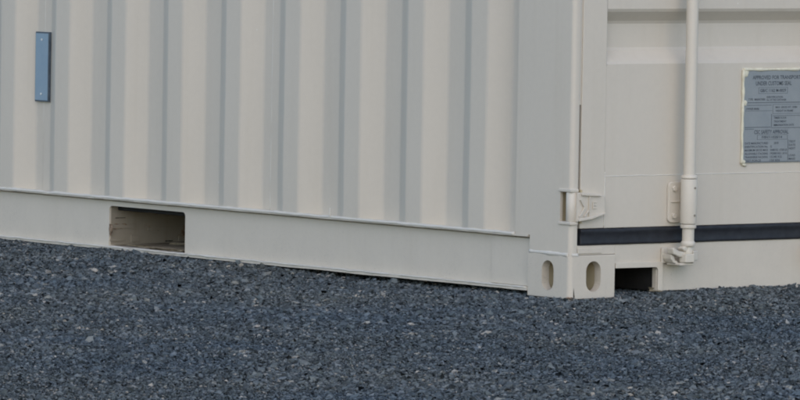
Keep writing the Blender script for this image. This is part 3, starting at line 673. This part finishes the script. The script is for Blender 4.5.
# sample the bed on a grid, then interpolate
gl = np.arange(Lr[0] - 0.1, Lr[1] + 0.15, 0.04); gt = np.arange(Tr[0] - 0.1, Tr[1] + 0.15, 0.04)
G = np.array([[ground_z(*((d * float(tt) + r * float(ll)).xy)) for ll in gl] for tt in gt])
fi = (l - gl[0]) / 0.04; fj = (t - gt[0]) / 0.04; i0 = fi.astype(int); j0 = fj.astype(int); fi -= i0; fj -= j0
z = G[j0, i0] * (1 - fi) * (1 - fj) + G[j0, i0 + 1] * fi * (1 - fj) + G[j0 + 1, i0] * (1 - fi) * fj + G[j0 + 1, i0 + 1] * fi * fj
size = np.clip(rng.lognormal(math.log(0.0053), 0.38, len(x)), 0.0032, 0.0165)
zone = np.clip(0.5 + 0.9 * np.sin(l * 1.9 + 0.8 * t + 0.6) * np.sin(t * 2.3 + 0.5 * l), 0, 1)
size = size * np.where(t < -0.25, 0.84 + 0.34 * zone, 1.12)
big = rng.random(len(x)) < 0.012; size = np.where(big, np.clip(size * 1.9, 0, 0.017), size)
under = (x > -0.004) & (y > 0.18) | (y > 0.0) & (x > 0.165)
z = z + rng.uniform(-0.0075, 0.0038, len(x)) - size * 0.1
heap = np.array([max(0.0, noise.noise(Vector((float(a) * 4.0, float(c) * 4.0, 6.6))) + 0.12) for a, c in zip(x, y)]) if False else np.maximum(0, np.sin(y * 7.3 + 1.1) * np.sin(y * 3.1 + x * 9) + 0.25)
fr_ = np.exp(-((x + 0.03) / 0.035) ** 2) * (y > 1.05) + 0.8 * np.exp(-((y + 0.03) / 0.04) ** 2) * (x > 0.34)
z = z + 0.005 * heap * fr_ * (x < 1.5)
# stones at the rail and sill stay below the steel
lim = 0.012 - size * 0.75
z = np.where(under, np.minimum(z, lim), z)
near_cast = (x > -0.03) & (x < 0.18) & (y > -0.03) & (y < 0.2)
size = np.where(near_cast, np.minimum(size, 0.008), size)
pts = np.stack([x, y, z], 1)
me = bpy.data.meshes.new('gravel'); me.vertices.add(len(pts)); me.vertices.foreach_set('co', pts.astype(np.float32).ravel())
a = me.attributes.new('size', 'FLOAT', 'POINT'); a.data.foreach_set('value', size.astype(np.float32))
rot = np.stack([rng.normal(0, 0.42, len(x)), rng.normal(0, 0.42, len(x)), rng.uniform(0, 6.283, len(x))], 1)
a = me.attributes.new('turn', 'FLOAT_VECTOR', 'POINT'); a.data.foreach_set('vector', rot.astype(np.float32).ravel())
a = me.attributes.new('shape', 'INT', 'POINT'); a.data.foreach_set('value', rng.integers(0, 10, len(x)).astype(np.int32))
gravel = bpy.data.objects.new('gravel', me); COL.objects.link(gravel); me.materials.append(M_STONE)
gravel['kind'] = 'stuff'; gravel['label'] = 'loose dark blue grey gravel spread around the container'; gravel['category'] = 'gravel'
ng = bpy.data.node_groups.new('scatter_stones', 'GeometryNodeTree')
ng.interface.new_socket('Geometry', in_out='INPUT', socket_type='NodeSocketGeometry'); ng.interface.new_socket('Geometry', in_out='OUTPUT', socket_type='NodeSocketGeometry')
gi = ng.nodes.new('NodeGroupInput'); go = ng.nodes.new('NodeGroupOutput')
iop = ng.nodes.new('GeometryNodeInstanceOnPoints'); ci = ng.nodes.new('GeometryNodeCollectionInfo')
ci.inputs['Collection'].default_value = stones; ci.inputs['Separate Children'].default_value = True; ci.inputs['Reset Children'].default_value = True
def attr(nm, ty):
    n = ng.nodes.new('GeometryNodeInputNamedAttribute'); n.data_type = ty; n.inputs['Name'].default_value = nm
    return [s for s in n.outputs if s.enabled and s.name == 'Attribute'][0]
ng.links.new(gi.outputs[0], iop.inputs['Points']); ng.links.new(ci.outputs[0], iop.inputs['Instance']); iop.inputs['Pick Instance'].default_value = True
ng.links.new(attr('shape', 'INT'), iop.inputs['Instance Index']); ng.links.new(attr('size', 'FLOAT'), iop.inputs['Scale'])
er = ng.nodes.new('FunctionNodeEulerToRotation'); ng.links.new(attr('turn', 'FLOAT_VECTOR'), er.inputs[0]); ng.links.new(er.outputs[0], iop.inputs['Rotation'])
ng.links.new(iop.outputs[0], go.inputs[0])
md = gravel.modifiers.new('stones', 'NODES'); md.node_group = ng

# ------------------------------------------------------------------ dry twig blown against the sill opening
T = bead('dry_twig', (0.262, -0.030, 0.0190), (0.330, -0.006, 0.0130), 0.0024, M_WOOD, None, 0.006, 0.7, n=6, seed=77)
T['label'] = 'small dry straw coloured twig on gravel at the sill opening'; T['category'] = 'twig'
lf = bmesh.new(); vs = [lf.verts.new(c) for c in ((0.262, -0.030, 0.0190), (0.252, -0.034, 0.0290), (0.268, -0.032, 0.0265), (0.282, -0.028, 0.0250), (0.272, -0.024, 0.0185))]
lf.faces.new(vs); bmesh.ops.solidify(lf, geom=lf.faces[:], thickness=0.0012)
from_bm('leaf', lf, M_WOOD, T)
